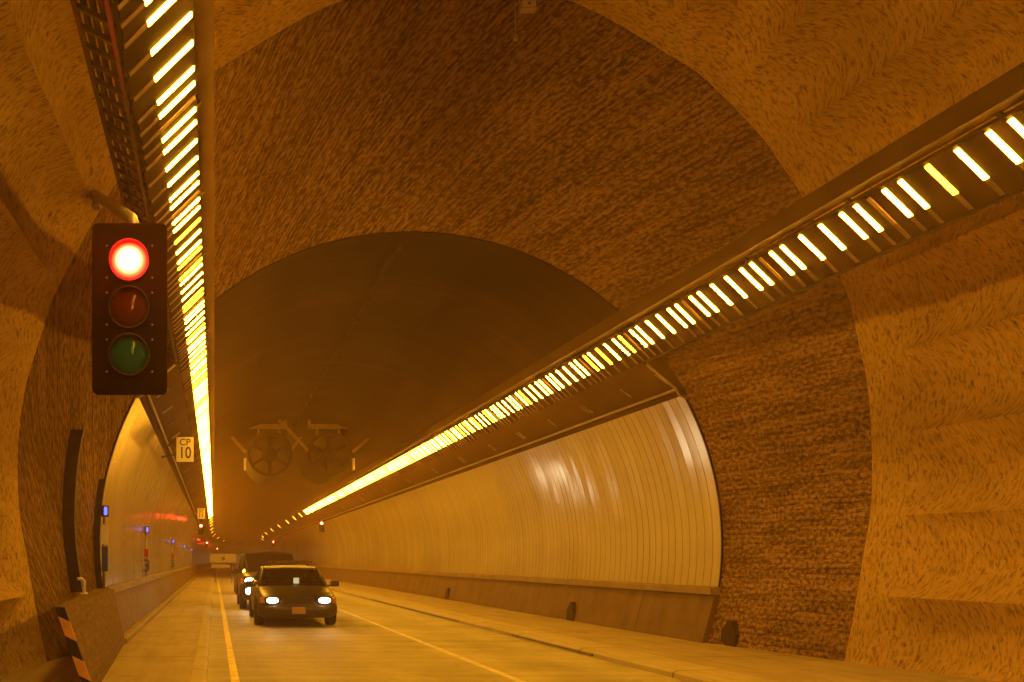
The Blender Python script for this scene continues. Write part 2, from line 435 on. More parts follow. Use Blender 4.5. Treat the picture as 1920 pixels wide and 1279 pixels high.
# scalloped sprayed-concrete lining near the portal
NS = 330
B2, _ = resample(catmull(ARCH2, 8), NS)
def normals(P):
    out = []
    for k in range(len(P)):
        a, b = P[max(k - 1, 0)], P[min(k + 1, len(P) - 1)]
        tx, tz = b[0] - a[0], b[1] - a[1]; L = math.hypot(tx, tz) or 1
        out.append((tz / L, -tx / L))     # outward (right)
    out[-1] = (0.0, 1.0)
    return out
NB = normals(B2)
PITCH = 1.14
zr = 2.23       # a ridge at this height on the wall
k0 = min(range(NS), key=lambda k: abs(B2[k][1] - zr) if k < NS // 2 else 9)
S0 = k0 * LEN2 / NS
secs = []
yl = [YN + (11.2 - YN) * i / 60 for i in range(60)] + [11.2 + (Y2 - 11.2) * i / 16 for i in range(17)]
def sm(t): t = max(0, min(1, t)); return t * t * (3 - 2 * t)
for y in yl:
    amp = sm((Y2 - .28 - y) / .75); pr = []
    for k in range(NS + 1):
        s = k * LEN2 / NS; ph = ((s - S0) / PITCH) % 1.0
        sc = math.sin(PI * ph) ** .8 * (1 - .35 * (ph - .5))
        w = .03 * math.sin(1.7 * y + 9 * s) + .02 * math.sin(4.1 * y + 2.3 * s)
        off = -.05 + amp * (.30 * sc + w * .5) + .045 * (Y2 - y)
        pr.append((max(0, B2[k][0] + NB[k][0] * off), B2[k][1] + NB[k][1] * off))
    pr[-1] = (0.0, pr[-1][1])
    secs.append((y, full(pr, 1.0)))
secs.append((Y2 + .001, full([(a + .02 * n[0], z + .02 * n[1]) for (a, z), n in zip(B2, NB)], 1.0)))
tag(loft('tunnel_lining', secs, M['shot'], even=LEN2 / NS), 'ochre sprayed concrete lining with long scalloped ribs nearest the viewer', 'tunnel lining')

# smooth vault of the inner tunnel (above the fascias) and cladding
VT = circ(z0=-.12, z1=7.48, r=5.58, n=70); VT[-1] = (0.0, VT[-1][1])
VT2 = [(a * 1.06, 1.9 + (z - 1.9) * 1.06) for a, z in VT]
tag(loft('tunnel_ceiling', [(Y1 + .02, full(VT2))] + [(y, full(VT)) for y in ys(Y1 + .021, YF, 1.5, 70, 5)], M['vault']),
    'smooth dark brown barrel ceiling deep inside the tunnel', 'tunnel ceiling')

PT = circ(z0=1.14, z1=4.56, r=5.55, n=22)
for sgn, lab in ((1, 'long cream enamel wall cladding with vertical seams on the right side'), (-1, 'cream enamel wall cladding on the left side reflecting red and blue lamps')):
    sec = []; y = Y1 + .004; W = .25
    while y < YF:
        w = W if y < 120 else 6.0; q = random.uniform(-.0026, .0026)      # panels never hang perfectly true
        for f, d in ((0, .006), (.022, q), (.5, .0), (.978, -q), (.999, .006)):
            sec.append((y + f * w, [(CX + sgn * (a + d * (a / 5.55)), z) for a, z in PT]))
        y += w
    o = loft('wall_cladding', sec, M['panel' if sgn > 0 else 'panel_dim'], flip=(sgn < 0), smooth=False)
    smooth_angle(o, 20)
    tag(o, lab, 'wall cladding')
    # dado: solid low wall under the cladding, with its lighter ledge and foot
    D = [(5.44, 1.0), (5.22, .16), (5.22, -.1), (5.9, -.1), (5.9, 1.0)]
    d = thing('dado_wall', 'low brown concrete wall under the %s cladding' % ('right' if sgn > 0 else 'left'), 'low wall', (0, 0, 0))
    yl = ys(Y1 + (.01 if sgn > 0 else .002), YF, 2.5, 70, 5)
    loft('wall_face', [(y, [(CX + sgn * a, z) for a, z in D]) for y in yl], M['dado'], d, closed=True, smooth=False, caps=True)
    L = [(5.36, 1.0), (5.36, 1.12), (5.46, 1.137), (5.9, 1.137), (5.9, 1.002)]
    loft('ledge', [(y, [(CX + sgn * a, z) for a, z in L]) for y in yl], M['cap'], d, closed=True, smooth=False, caps=True)
    F = [(5.06, -.1), (5.06, .1 if sgn > 0 else .2), (5.12, .13 if sgn > 0 else .23), (5.219, .13 if sgn > 0 else .23), (5.219, -.1)]
    loft('foot', [(y, [(CX + sgn * a, z) for a, z in F]) for y in yl], M['cap'], d, closed=True, smooth=False, caps=True)

# sloping fascia below the lamps with conduit and clips
for sgn, w in ((1, 'right'), (-1, 'left')):
    f = thing('lamp_fascia', 'sloping brown metal fascia under the %s lamp row' % w, 'fascia')
    P = [(4.13, 5.15), (4.80, 4.66), (4.80, 4.62), (4.93, 4.55), (5.02, 4.6), (4.5, 5.3)]
    yl = ys(Y1 - .02, YF, 3, 70, 5)
    loft('cover_panel', [(y, [(CX + sgn * a, z) for a, z in P]) for y in yl], M['fascia'], f, closed=True, smooth=False, caps=True)
    bm = bmesh.new(); tube(bm, [bend((CX + sgn * 4.72, y, 4.66)) for y in yl], .028, 8); obj('conduit', bm, M['trim'], f, smooth=True)
    for y in [Y1 + .05, 16.6, 18.3, 18.45, 20.2, 22.2, 22.35, 24.6, 27.5, 27.7, 31, 35, 35.3, 40, 46, 53, 60]:
        bm = bmesh.new(); bar(bm, (CX + sgn * 4.62, y, 4.785), (CX + sgn * 4.40, y, 4.945), .03, .03); obj('clip', bm, M['trim'], f)
    bm = bmesh.new()       # joint bolts and bent bracket at the open end
    tube(bm, [(CX + sgn * 4.2, Y1 - .05, 5.1), (CX + sgn * 4.7, Y1 - .05, 4.68), (CX + sgn * 4.78, Y1 - .05, 4.55), (CX + sgn * 4.93, Y1 - .05, 4.5)], .022, 8)
    obj('end_bracket', bm, M['trim'], f, smooth=True)

# ------------------------------------------------------------------ ground
def strip(name, x0, x1, z, mat_, y0=YN, y1=YF, step=2.0, z1=None):
    z1 = z if z1 is None else z1
    o = loft(name, [(y, [(x0 + (x1 - x0) * k / 6, z + (z1 - z) * k / 6) for k in range(7)]) for y in ys(y0, y1, step, 70, 5)], mat_, smooth=False, flip=True)
    return tag(o, kind='structure')
strip('ground', -60, 70, -.14, M['walk'], -60, YF + 5)
strip('road', -.22, 6.6, 0.0, M['road'])
tag(loft('pavement', [(y, [(-2.9, -.1), (-2.9, .13), (-.30, .12), (-.30, -.1)]) for y in ys(YN, YF, 2, 70, 5)], M['walk'], closed=True, smooth=False, caps=True), kind='structure')
tag(loft('kerb', [(y, [(-.297, -.1), (-.297, .123), (-.14, .12), (-.10, .09), (-.09, -.1)]) for y in ys(YN, YF, 2, 70, 5)], M['kerb'], closed=True, smooth=False, caps=True), kind='structure')
tag(loft('kerb', [(y, [(6.28, -.1), (6.30, .07), (6.36, .1), (6.95, .118), (6.95, -.1)]) for y in ys(YN, YF, 2, 70, 5)], M['kerb'], closed=True, smooth=False, caps=True), kind='structure')
tag(loft('pavement', [(y, [(6.953, -.1), (6.953, .112), (9.75, .15), (9.75, -.1)]) for y in ys(YN, YF, 2, 70, 5)], M['walk'], closed=True, smooth=False, caps=True), kind='structure')
strip('road_marking', .22, .335, .004, M['yellow_line'])
strip('road_marking', 4.02, 4.14, .004, M['white_line'])
# slot drains in the right kerb
for i, (a, b) in enumerate(((9.4, 10.9), (14.2, 18.0), (22.0, 34.0))):
    o = bmesh.new()
    box(o, (6.280, a, .028), (6.308, b, .042), 0)
    box(o, (6.276, a - .02, .022), (6.30, a, .05)); box(o, (6.276, b, .022), (6.30, b + .02, .05))
    tag(obj('slot_drain', o, M['drain']), ['short dark drain slot at the right kerb nearest the viewer', 'long dark drain slot in the right kerb beside the small upright niche',
        'farthest dark drain slot along the right kerb beyond the white line'][i], 'drain')

# ------------------------------------------------------------------ lamp rows
P0, P1, P2 = Vector((3.67, 0, 5.59)), Vector((3.965, 0, 5.31)), Vector((4.10, 0, 5.17))
DV = (P2 - P0).normalized(); NV = Vector((-DV.z * -1, 0, DV.x * -1)); NV = Vector((DV.z, 0, -DV.x))  # facing down and inward
MOD = 1.86
SLOTS = [0.0, .19, .41, .75, 1.09, 1.43, 1.645]
LW = .05
def prism(bm, sgn, t0, t1, y0, y1, n0, n1):
    """box in the lamp plane: t along the slope (m), n along the facing normal"""
    vs = []
    for y in (y0, y1):
        for t, n in ((t0, n0), (t1, n0), (t1, n1), (t0, n1)):
            p = P0 + DV * t + NV * n
            vs.append(bm.verts.new((sgn * p.x, y, p.z)))
    A, B = vs[:4], vs[4:]
    bm.faces.new(A); bm.faces.new(B[::-1])
    for k in range(4): bm.faces.new((A[k], A[(k + 1) % 4], B[(k + 1) % 4], B[k]))
TL, TR = (P1 - P0).length, (P2 - P0).length
LUMGROUP = {1: 'slatted strip luminaires of the right lamp row', -1: 'slatted strip luminaires of the left lamp row'}
def lamp_mesh(sgn, k):
    bm = bmesh.new(); prism(bm, sgn, 0, TL, 0, LW, .0, .012)
    me = bpy.data.meshes.new('lamp'); bmesh.ops.recalc_face_normals(bm, faces=bm.faces); bm.to_mesh(me); bm.free()
    me.materials.append(k); return me
for sgn in (1, -1):
    lab = ('slatted strip luminaire of bright bars in the long row on the %s side' % ('right' if sgn > 0 else 'left'))
    meshes = {q: lamp_mesh(sgn, M[q]) for q in ('lamp', 'lampy', 'lampoff')}
    bmh = bmesh.new(); prism(bmh, sgn, -.04, TR + .02, .004, MOD - .004, -.13, -.012)
    hm = bpy.data.meshes.new('housing'); bmesh.ops.recalc_face_normals(bmh, faces=bmh.faces); bmh.to_mesh(hm); bmh.free(); hm.materials.append(M['darkmetal'])
    plates = []
    for a, b in zip(SLOTS, SLOTS[1:] + [MOD]):
        ext = .05 if (b - a) > .3 else .02
        bmc = bmesh.new()
        prism(bmc, sgn, -.03, TR + ext, LW + .004, b - a - .004, -.012, .002)
        cm = bpy.data.meshes.new('cover_plate'); bmesh.ops.recalc_face_normals(bmc, faces=bmc.faces); bmc.to_mesh(cm); bmc.free(); cm.materials.append(M['cover'])
        plates.append((a, cm))
    bmr = bmesh.new(); prism(bmr, sgn, TL + .004, TR + .03, 0, LW, .0, .010)
    rm = bpy.data.meshes.new('reflector'); bmesh.ops.recalc_face_normals(bmr, faces=bmr.faces); bmr.to_mesh(rm); bmr.free(); rm.materials.append(M['reflector'])
    bmb = bmesh.new()
    bar(bmb, (sgn * 4.0, .3, 5.36), (sgn * 4.46, .3, 5.44), .05, .04); bar(bmb, (sgn * 3.6, .3, 5.72), (sgn * 4.0, .3, 5.36), .05, .03)
    km = bpy.data.meshes.new('bracket'); bmesh.ops.recalc_face_normals(bmb, faces=bmb.faces); bmb.to_mesh(km); bmb.free(); km.materials.append(M['darkmetal'])
    y = 9.328 - 7 * MOD if sgn > 0 else 7.286 - 6 * MOD
    end = 67.5 if sgn > 0 else 76
    first = True
    while y < end:
        t = thing('strip_luminaire', lab, 'luminaire', (CX, y, 0), LUMGROUP[sgn])
        link('housing', hm, None, t); link('bracket', km, None, t)
        for a, cm in plates: link('cover_plate', cm, None, t, (0, a, 0))
        for a in SLOTS: link('reflector', rm, None, t, (0, a, 0))
        for i, s in enumerate(SLOTS):
            q = 'lampoff' if i == 0 else ('lampy' if random.random() < .12 else 'lamp')
            if sgn < 0 and y > 30 and q == 'lampoff': q = 'lampy'
            link('lamp', meshes[q], None, t, (0, s, 0))
        y += MOD
    # dimmer, widely spaced lamps farther in
    fm = lamp_mesh(sgn, M['lampfar'])
    yy = [end + 5, end + 10.5, end + 18, end + 29, end + 41, end + 55, end + 72, end + 92, end + 115]
    for y in yy:
        t = thing('small_luminaire', 'small dim luminaire far down the %s side past the end of the bright row' % ('right' if sgn > 0 else 'left'), 'luminaire',
                  bend((CX, y, 0)), 'dim luminaires beyond the %s lamp row' % ('right' if sgn > 0 else 'left'))
        bm = bmesh.new(); prism(bm, sgn, -.04, TR, -.5, .7, -.13, -.012); obj('housing', bm, M['darkmetal'], t)
        l = link('lamp', fm, None, t); l.scale.y = 3.0
    # rail above the lamps, cable tray outside them
    yl = ys(YN, YF, 3, 70, 5)
    R = [(3.50, 5.69), (3.50, 5.93), (3.62, 5.93), (3.62, 5.90), (3.535, 5.885), (3.535, 5.76), (3.66, 5.74), (3.66, 5.69)]
    r = loft('lamp_rail', [(y, [(CX + sgn * a, z) for a, z in R]) for y in yl], M['rail'], closed=True, smooth=False, caps=True)
    tag(r, 'long brown channel rail just above the %s row of bright lamps' % ('right' if sgn > 0 else 'left'), 'rail')
    tr = thing('cable_tray', 'dark ladder cable tray behind the outer edge of the %s lamp row' % ('right' if sgn > 0 else 'left'), 'cable tray')
    bm = bmesh.new()
    bar(bm, (CX + sgn * 4.18, YN, 5.16), (CX + sgn * 4.18, Y1 - .06, 5.16), .03, .07); bar(bm, (CX + sgn * 4.44, YN, 5.36), (CX + sgn * 4.44, Y1 - .06, 5.36), .03, .07)
    obj('side_rail', bm, M['darkmetal'], tr)
    bm = bmesh.new(); y = YN + .1
    while y < Y1 - .2:
        bar(bm, (CX + sgn * 4.165, y, 5.17), (CX + sgn * 4.45, y + .1, 5.37), .05, .03); y += .22
    obj('rung', bm, M['darkmetal'], tr)
    bm = bmesh.new()
    for q, (a, z) in enumerate(((4.24, 5.26), (4.31, 5.31), (4.38, 5.37))):
        tube(bm, [(CX + sgn * a, y_, z + .015 * math.sin(y_ * 1.3 + q)) for y_ in [YN + i * .7 for i in range(29)]], .025, 7)
    obj('cable', bm, M['trimk'], tr, smooth=True)
# ------------------------------------------------------------------ traffic signals
def rrect(w, h, r, n=6):
    pts = []
    for cx, cz, a in ((w / 2 - r, h / 2 - r, 0), (-w / 2 + r, h / 2 - r, 90), (-w / 2 + r, -h / 2 + r, 180), (w / 2 - r, -h / 2 + r, 270)):
        for k in range(n + 1):
            t = math.radians(a + 90 * k / n); pts.append((cx + r * math.cos(t), cz + r * math.sin(t)))
    return pts
def slab(bm, pts, y0, y1, x=0, z=0):
    A = [bm.verts.new((x + a, y0, z + b)) for a, b in pts]; B = [bm.verts.new((x + a, y1, z + b)) for a, b in pts]
    n = len(pts); bm.faces.new(A); bm.faces.new(B[::-1])
    for k in range(n): bm.faces.new((A[k], A[(k + 1) % n], B[(k + 1) % n], B[k]))
def dome(bm, r, depth, x=0, z=0, y=0, rings=7, n=36, r_from=0.0):
    rows = []
    for i in range(rings + 1):
        q = r_from + (1 - r_from) * i / rings; rr = r * q
        yy = y - depth * math.sqrt(max(0, 1 - q * q * .96))
        rows.append([bm.verts.new((x + rr * math.cos(2 * PI * k / n), yy, z + rr * math.sin(2 * PI * k / n))) for k in range(n)] if rr > 1e-6 else [bm.verts.new((x, yy, z))])
    for A, B in zip(rows, rows[1:]):
        for k in range(n):
            if len(A) == 1: bm.faces.new((A[0], B[k], B[(k + 1) % n]))
            else: bm.faces.new((A[k], B[k], B[(k + 1) % n], A[(k + 1) % n]))
def ring(bm, r, th, y0, y1, x=0, z=0, n=36, a0=0, a1=360, slant=0.0):
    m = n if a1 - a0 >= 360 else n + 1; secs_ = []
    for k in range(m):
        t = math.radians(a0 + (a1 - a0) * k / n); c, s = math.cos(t), math.sin(t)
        yy = y0 + slant * (1 - s) / 2
        secs_.append([bm.verts.new((x + q * c, yv, z + q * s)) for q, yv in ((r, yy), (r + th, yy), (r + th, y1), (r, y1))])
    for k in range(n):
        A, B = secs_[k], secs_[(k + 1) % m]
        for j in range(4): bm.faces.new((A[j], B[j], B[(j + 1) % 4], A[(j + 1) % 4]))
    if a1 - a0 < 360: bm.faces.new(secs_[0]); bm.faces.new(secs_[-1][::-1])

def make_signal(label, loc, far=False):
    s = thing('traffic_signal', label, 'traffic light', loc, 'red traffic signals on the tunnel walls' if far else None)
    W, H, DZ, R = .61, 1.39, .382, .155
    bm = bmesh.new(); slab(bm, rrect(W, H, .05), -.02, .02); bk = obj('backplate', bm, M['black'], s); smooth_angle(bk)
    bm = bmesh.new(); slab(bm, rrect(.42, 1.2, .06), .021, .25); hb = obj('housing', bm, M['black'], s); smooth_angle(hb)
    for k, q in enumerate(('lens_redfar' if far else 'lens_red', 'lens_amber', 'lens_green')):
        z = DZ * (1 - k)
        bm = bmesh.new(); dome(bm, R, .06, z=z, y=-.021)
        ln = obj('lens', bm, M[q], s, smooth=True); tag(ln, ['lit red lens', 'dark amber lens', 'dark green lens'][k])
        if k == 0 and not far:
            l = bpy.data.lights.new('signal_glow', 'POINT'); l.energy = 9; l.color = (1, .008, .006); l.shadow_soft_size = .03
            lo = bpy.data.objects.new('signal_glow', l); COL.objects.link(lo); lo.parent = ln; lo.location = (0, -.13, z)
        bm = bmesh.new(); ring(bm, R + .003, .008, -.10, -.021, z=z, slant=.045); obj('visor', bm, M['trimk'], s, smooth=False)
        if not far:
            for sx in (-1, 1):
                for sz in (-1, 1):
                    bm = bmesh.new(); dome(bm, .009, .008, x=sx * .185, z=z + sz * .13, y=-.0205, rings=3, n=10); obj('screw', bm, M['steel'], s, smooth=True)
    bm = bmesh.new()
    if not far:
        tube(bm, [(-1.0, 5.1, 3.12), (-.5, 2.6, 1.95), (-.1, .65, 1.03), (.0, .2, .82), (.03, .13, .74), (.03, .13, .58)], .07, 12, .032)
        obj('mounting_arm', bm, M['steel'], s, smooth=True)
        bm = bmesh.new(); box(bm, (-1.5, 5.05, 2.95), (-.93, 5.25, 3.3), .02); obj('base_plate', bm, M['steel'], s)
    return s
near = make_signal('large black traffic signal with lit red lens hanging at the left foreground', (-.69, 6.96, CZ + (1050 - 580) / 230))
fl = None
for lab, x, y, z in (('far red signal on the left wall below the second pale sign', -.83, 53, 3.55), ('tiny red signal on the left wall, second beyond the sign', -.9, 103, 3.5),
                     ('faintest red signal deepest on the left side', -.6, 150, 3.4), ('red signal halfway along the right wall above the white line', 6.35, 50.5, 3.6),
                     ('small red signal above the roof of the second car', 6.9, 100, 3.55)):
    s = make_signal(lab, bend((x, y, z)), True); s.scale = (.5,) * 3
    bm = bmesh.new(); d = -.9 if x < 3 else .9
    tube(bm, [(0, .13, .3), (d, .13, .45)], .025, 8); obj('mounting_arm', bm, M['darkmetal'], s, smooth=True)

# ------------------------------------------------------------------ text
def text_mesh(txt, size):
    cu = bpy.data.curves.new('txt', 'FONT'); cu.body = txt; cu.size = size; cu.align_x = 'CENTER'; cu.align_y = 'CENTER'; cu.extrude = .002; cu.offset = size * .012
    ob = bpy.data.objects.new('txt', cu); COL.objects.link(ob)
    dg = bpy.context.evaluated_depsgraph_get(); dg.update()
    me = bpy.data.meshes.new_from_object(ob.evaluated_get(dg))
    bpy.data.objects.remove(ob); bpy.data.curves.remove(cu)
    me.transform(Matrix.Rotation(PI / 2, 4, 'X')); return me
def lettering(txt, size, parent, loc, m, sx=1.0):
    o = link('lettering', text_mesh(txt, size), m, parent, loc); o.scale = (sx, 1, 1); return o

def cp_sign(lab, loc, num):
    s = thing('marker_sign', lab, 'sign', loc)
    bm = bmesh.new(); slab(bm, rrect(.45, .64, .02, 3), -.012, .012); obj('plate', bm, M['white'], s)
    lettering('CP', .24, s, (0, -.018, .18), M['ink'], 1.0)
    lettering(num, .42, s, (0, -.018, -.10), M['ink'], .78)
    bm = bmesh.new(); bar(bm, (-.1, .02, .25), (-.45, .02, .1), .03, .05); bar(bm, (-.1, .02, -.1), (-.62, .02, -.2), .03, .05); obj('bracket', bm, M['darkmetal'], s)
    return s
cp_sign('white marker sign reading CP 10 on the left fascia', (-.764, 22.2, 4.495), '10')
cp_sign('smaller faint white marker sign farther along the left fascia', (-.79, 50.8, 4.38), '11')

# pale board far down the road
s = thing('sign_board', 'pale rectangular board far down the road with a dark spot in its centre', 'sign', (.65, 62, 0))
bm = bmesh.new(); slab(bm, rrect(1.9, .62, .1), -.04, .04, z=1.74); obj('panel', bm, M['board'], s)
bm = bmesh.new(); slab(bm, rrect(1.3, .26, .04), -.04, .04, x=-.2, z=1.17); obj('lower_panel', bm, M['board'], s)
bm = bmesh.new(); dome(bm, .13, .04, z=1.72, y=-.041); obj('lamp', bm, M['ink'], s)
bm = bmesh.new()
for sx in (-1, 1): bm = bmesh.new(); bar(bm, (sx * .6, .09, 0), (sx * .6, .09, 1.9), .06, .06); bar(bm, (sx * .6, -.4, .04), (sx * .6, .5, .04), .08, .07); obj('stand', bm, M['darkmetal'], s)

# ------------------------------------------------------------------ left wall furniture
def wall_x(y, z, sgn=-1):
    """x of the wall surface at depth y and height z"""
    t = max(0, min(1, (y - Y2) / (Y1 - Y2)))
    pr = [(A2[k][0] * (1 - t) + A1[k][0] * t, A2[k][1] * (1 - t) + A1[k][1] * t) for k in range(NARC + 1)]
    for a, b in zip(pr, pr[1:]):
        if a[1] <= z <= b[1]: return CX + sgn * (a[0] + (b[0] - a[0]) * (z - a[1]) / (b[1] - a[1])) * (lw(z, 1 - t) if sgn < 0 else 1)
    return CX + sgn * pr[0][0]

# low barrier with striped end, from the dado out to the striped edge
bt = thing('barrier', 'low rough concrete barrier at lower left with an orange and black striped end', 'barrier')
def bar_prof(y):
    t = (y - 9.3) / (Y1 - 9.3); xb = -1.33 + t * (-1.60 + 1.33); xt = -1.63 + t * (-1.79 + 1.63); th = .10 + .22 * t
    return [(xb, .12), (xb - .02, .3), (xt, 1.10), (xt - th, 1.115), (xb - .02 - th, .3), (xb - th, .12)]
loft('barrier_wall', [(9.3 + i * (Y1 - .005 - 9.3) / 12, bar_prof(9.3 + i * (Y1 - .005 - 9.3) / 12)) for i in range(13)], M['barrier'], bt, closed=True, smooth=False, caps=True)
PB = bar_prof(9.3)
def edge(z): return PB[1][0] + (PB[2][0] - PB[1][0]) * (z - .3) / .8
for k in range(-1, 5):      # diagonal stripes on a thin end plate
    za, zb = .15 + k * .215, .15 + (k + 1) * .215
    zs = [max(.125, min(1.105, q)) for q in (za, za - .06, zb - .06, zb)]
    pts = [(edge(zs[0]) - .10, zs[0]), (edge(zs[1]) + .004, zs[1]), (edge(zs[2]) + .004, zs[2]), (edge(zs[3]) - .10, zs[3])]
    if zs[3] - zs[0] < .02: continue
    bm = bmesh.new(); slab(bm, pts, 9.27, 9.298)
    o = obj('stripe', bm, M['stripe_o'] if k % 2 else M['stripe_k'], bt); tag(o, 'orange stripe' if k % 2 else 'black stripe')
bm = bmesh.new(); tube(bm, [(-1.94, 12.7, 1.12), (-1.94, 12.7, 1.30), (-1.97, 12.66, 1.34), (-2.02, 12.62, 1.34)], .026, 8); tube(bm, [(-1.99, 12.7, 1.10), (-1.89, 12.7, 1.10)], .04, 8)
tag(obj('hose_connector', bm, M['white'], smooth=True), 'short pale bent pipe standing on top of the low barrier', 'pipe')

def wall_channel(name, lab, y, z0, z1, w, d, m):
    bm = bmesh.new(); secs_ = []
    for i in range(15):
        z = z0 + (z1 - z0) * i / 14; x = wall_x(y, z)
        secs_.append([bm.verts.new(v) for v in ((x - .06, y - w / 2, z), (x + d, y - w / 2, z), (x + d, y + w / 2, z), (x - .06, y + w / 2, z))])
    for A, B in zip(secs_, secs_[1:]):
        for k in range(4): bm.faces.new((A[k], A[(k + 1) % 4], B[(k + 1) % 4], B[k]))
    bm.faces.new(secs_[0]); bm.faces.new(secs_[-1][::-1])
    return tag(obj(name, bm, m), lab, 'conduit')
wall_channel('cable_duct', 'thick dark vertical duct curving up the coarse left wall', 13.95, 1.1, 3.74, .14, .17, M['darkmetal'])
wall_channel('cable_duct', 'thin dark vertical duct at the edge of the left cladding', 15.12, 1.12, 3.05, .1, .09, M['darkmetal'])

def call_point(lab, y, x, num, full_signs=False):
    s = thing('call_point', lab, 'emergency point', (x, y, 0))
    bm = bmesh.new(); box(bm, (-.06, 0, 2.38), (.07, .12, 2.58), .015); obj('lamp_box', bm, M['darkmetal'], s)
    bm = bmesh.new(); slab(bm, rrect(.055, .15, .025, 4), -.03, -.001, x=.02, z=2.48); obj('blue_lamp', bm, M['bluelamp'], s)
    bm = bmesh.new(); tube(bm, [(-.02, .08, 1.14), (-.02, .08, 2.37)], .025, 8); obj('post', bm, M['trim'], s, smooth=True)
    if full_signs:
        bm = bmesh.new(); box(bm, (-.05, -.02, 1.90), (.06, .0, 2.20), 0); box(bm, (-.03, -.03, 2.16), (.03, -.02, 2.24)); tag(obj('plate', bm, M['white'], s), 'white plate')
        bm = bmesh.new(); box(bm, (-.05, -.02, 1.42), (.06, .0, 1.86), 0); tag(obj('plate', bm, M['blue'], s), 'blue plate')
    elif num:
        bm = bmesh.new(); box(bm, (-.07, -.02, 1.70), (.05, .0, 1.93), .004); tag(obj('plate', bm, M['red'], s), 'red plate')
        if num: lettering(num, .5, s, (.0, -.02, 1.44), M['blue'], .9)
    return s
call_point('nearest emergency point with blue lamp and blue plate at the cladding edge', 15.0, -1.93, None, True)
call_point('emergency point with blue lamp, red plate and number 3 on the left wall', 24.3, -1.93, '3')
call_point('emergency point with blue lamp and number 5 farther along the left wall', 39.6, -1.93, '5')
call_point('third small blue lamp point, hazy on the left wall', 54, -1.93, None)
call_point('faintest blue lamp point at the far end of the left wall', 72, -1.93, None)

# small clip on the near lining
bm = bmesh.new(); box(bm, (-.05, -.05, -.06), (.05, .05, .0), .01); box(bm, (.0, -.02, -.02), (.13, .02, .04), .005)
tag(obj('wall_clip', bm, M['darkmetal'], None, (-2.31, 10.4, 6.69)), 'small dark clip fixed to the lining at upper left', 'clip')

# ------------------------------------------------------------------ right wall niches
for i, (y, hgt) in enumerate(((14.75, .44), (20.9, .46), (32.0, .44))):
    x = (wall_x(y, .3, 1) if y < Y1 else CX + 5.24)
    bm = bmesh.new(); pts = [(-.2, 0), (.2, 0), (.2, .26), (.03, hgt), (-.05, hgt), (-.2, .22)]
    A = [bm.verts.new((x - .05 + b * .08, y + a, .13 + b)) for a, b in pts]; B = [bm.verts.new((x + .1 + b * .3, y + a, .13 + b)) for a, b in pts]
    n = len(pts); bm.faces.new(A); bm.faces.new(B[::-1])
    for k in range(n): bm.faces.new((A[k], A[(k + 1) % n], B[(k + 1) % n], B[k]))
    tag(obj('niche_cover', bm, M['niche']), ['dark pointed niche cover at the foot of the coarse right wall', 'dark upright niche cover on the brown low wall beside the long drain slot',
        'farthest small dark niche cover along the brown right low wall'][i], 'niche cover')

# ------------------------------------------------------------------ ceiling furniture
c = thing('ceiling_cable', 'thin detector cable with pale clips along the dark ceiling crown', 'cable')
bm = bmesh.new(); tube(bm, [(CX - .08 + .02 * math.sin(y), y, 7.42) for y in ys(Y1 + .1, 75, 1.0, 80)], .012, 6); obj('wire', bm, M['rail'], c, smooth=True)
cm = None; y = 15.75
while y < 45:
    bm = bmesh.new(); box(bm, (-.03, -.05, -.05), (.03, .05, .05), .01); tube(bm, [(0, 0, .05), (0, 0, .09)], .01, 6)
    obj('clip', bm, M['rail'], c, (CX - .08 + .02 * math.sin(y), y, 7.40)); y += 1.6
b = thing('junction_box', 'grey box with a dark bolt hanging from the ceiling at the top edge', 'junction box', (4.37, 11.9, 9.29))
bm = bmesh.new(); box(bm, (-.095, -.06, 0), (.095, .06, .75), .006); obj('box_body', bm, M['white'], b)
bm = bmesh.new(); dome(bm, .018, .012, z=.05, y=-.061, rings=3, n=12); obj('bolt', bm, M['ink'], b)
bm = bmesh.new(); box(bm, (-.105, -.07, -.012), (.105, .06, -.001)); obj('lip', bm, M['trim'], b)
bm = bmesh.new(); tube(bm, [(-.18, .0, .3), (-.17, 0, -.36)], .006, 6); box(bm, (-.20, -.03, -.42), (-.14, .03, -.36), .008); obj('hanging_probe', bm, M['trim'], b)

# ------------------------------------------------------------------ jet fans
FY = 35.5
fr = thing('fan_support_frame', 'hazy steel frame with cross braces carrying the two ceiling fans', 'fan frame', (0, FY, 0))
def fbar(name, p, q, w=.12):
    bm = bmesh.new(); bar(bm, (p[0], p[2] if len(p) > 2 else 0, p[1]), (q[0], q[2] if len(q) > 2 else 0, q[1]), w, w); return obj(name, bm, M['fanframe'], fr)
fbar('beam', (1.35, 7.17), (3.0, 7.17), .17); fbar('beam', (3.9, 7.17), (5.75, 7.17), .17)
fbar('post', (2.95, 7.17), (2.95, 7.48)); fbar('post', (3.95, 7.17), (3.95, 7.48))
fbar('brace', (2.62, 7.50, -.1), (3.88, 6.16, -.1), .11); fbar('brace', (3.62, 6.75, .1), (3.12, 6.1, .1), .11)
fbar('brace', (.72, 6.75), (1.3, 6.1)); fbar('brace', (6.5, 6.75), (5.75, 6.1))
for sx, x in ((-1, 1.28), (1, 5.78)):
    bm = bmesh.new(); box(bm, (x - .05, -.1, 5.35), (x + .05, .1, 5.85), .02); obj('terminal_box', bm, M['trim'], fr)
fan0 = None
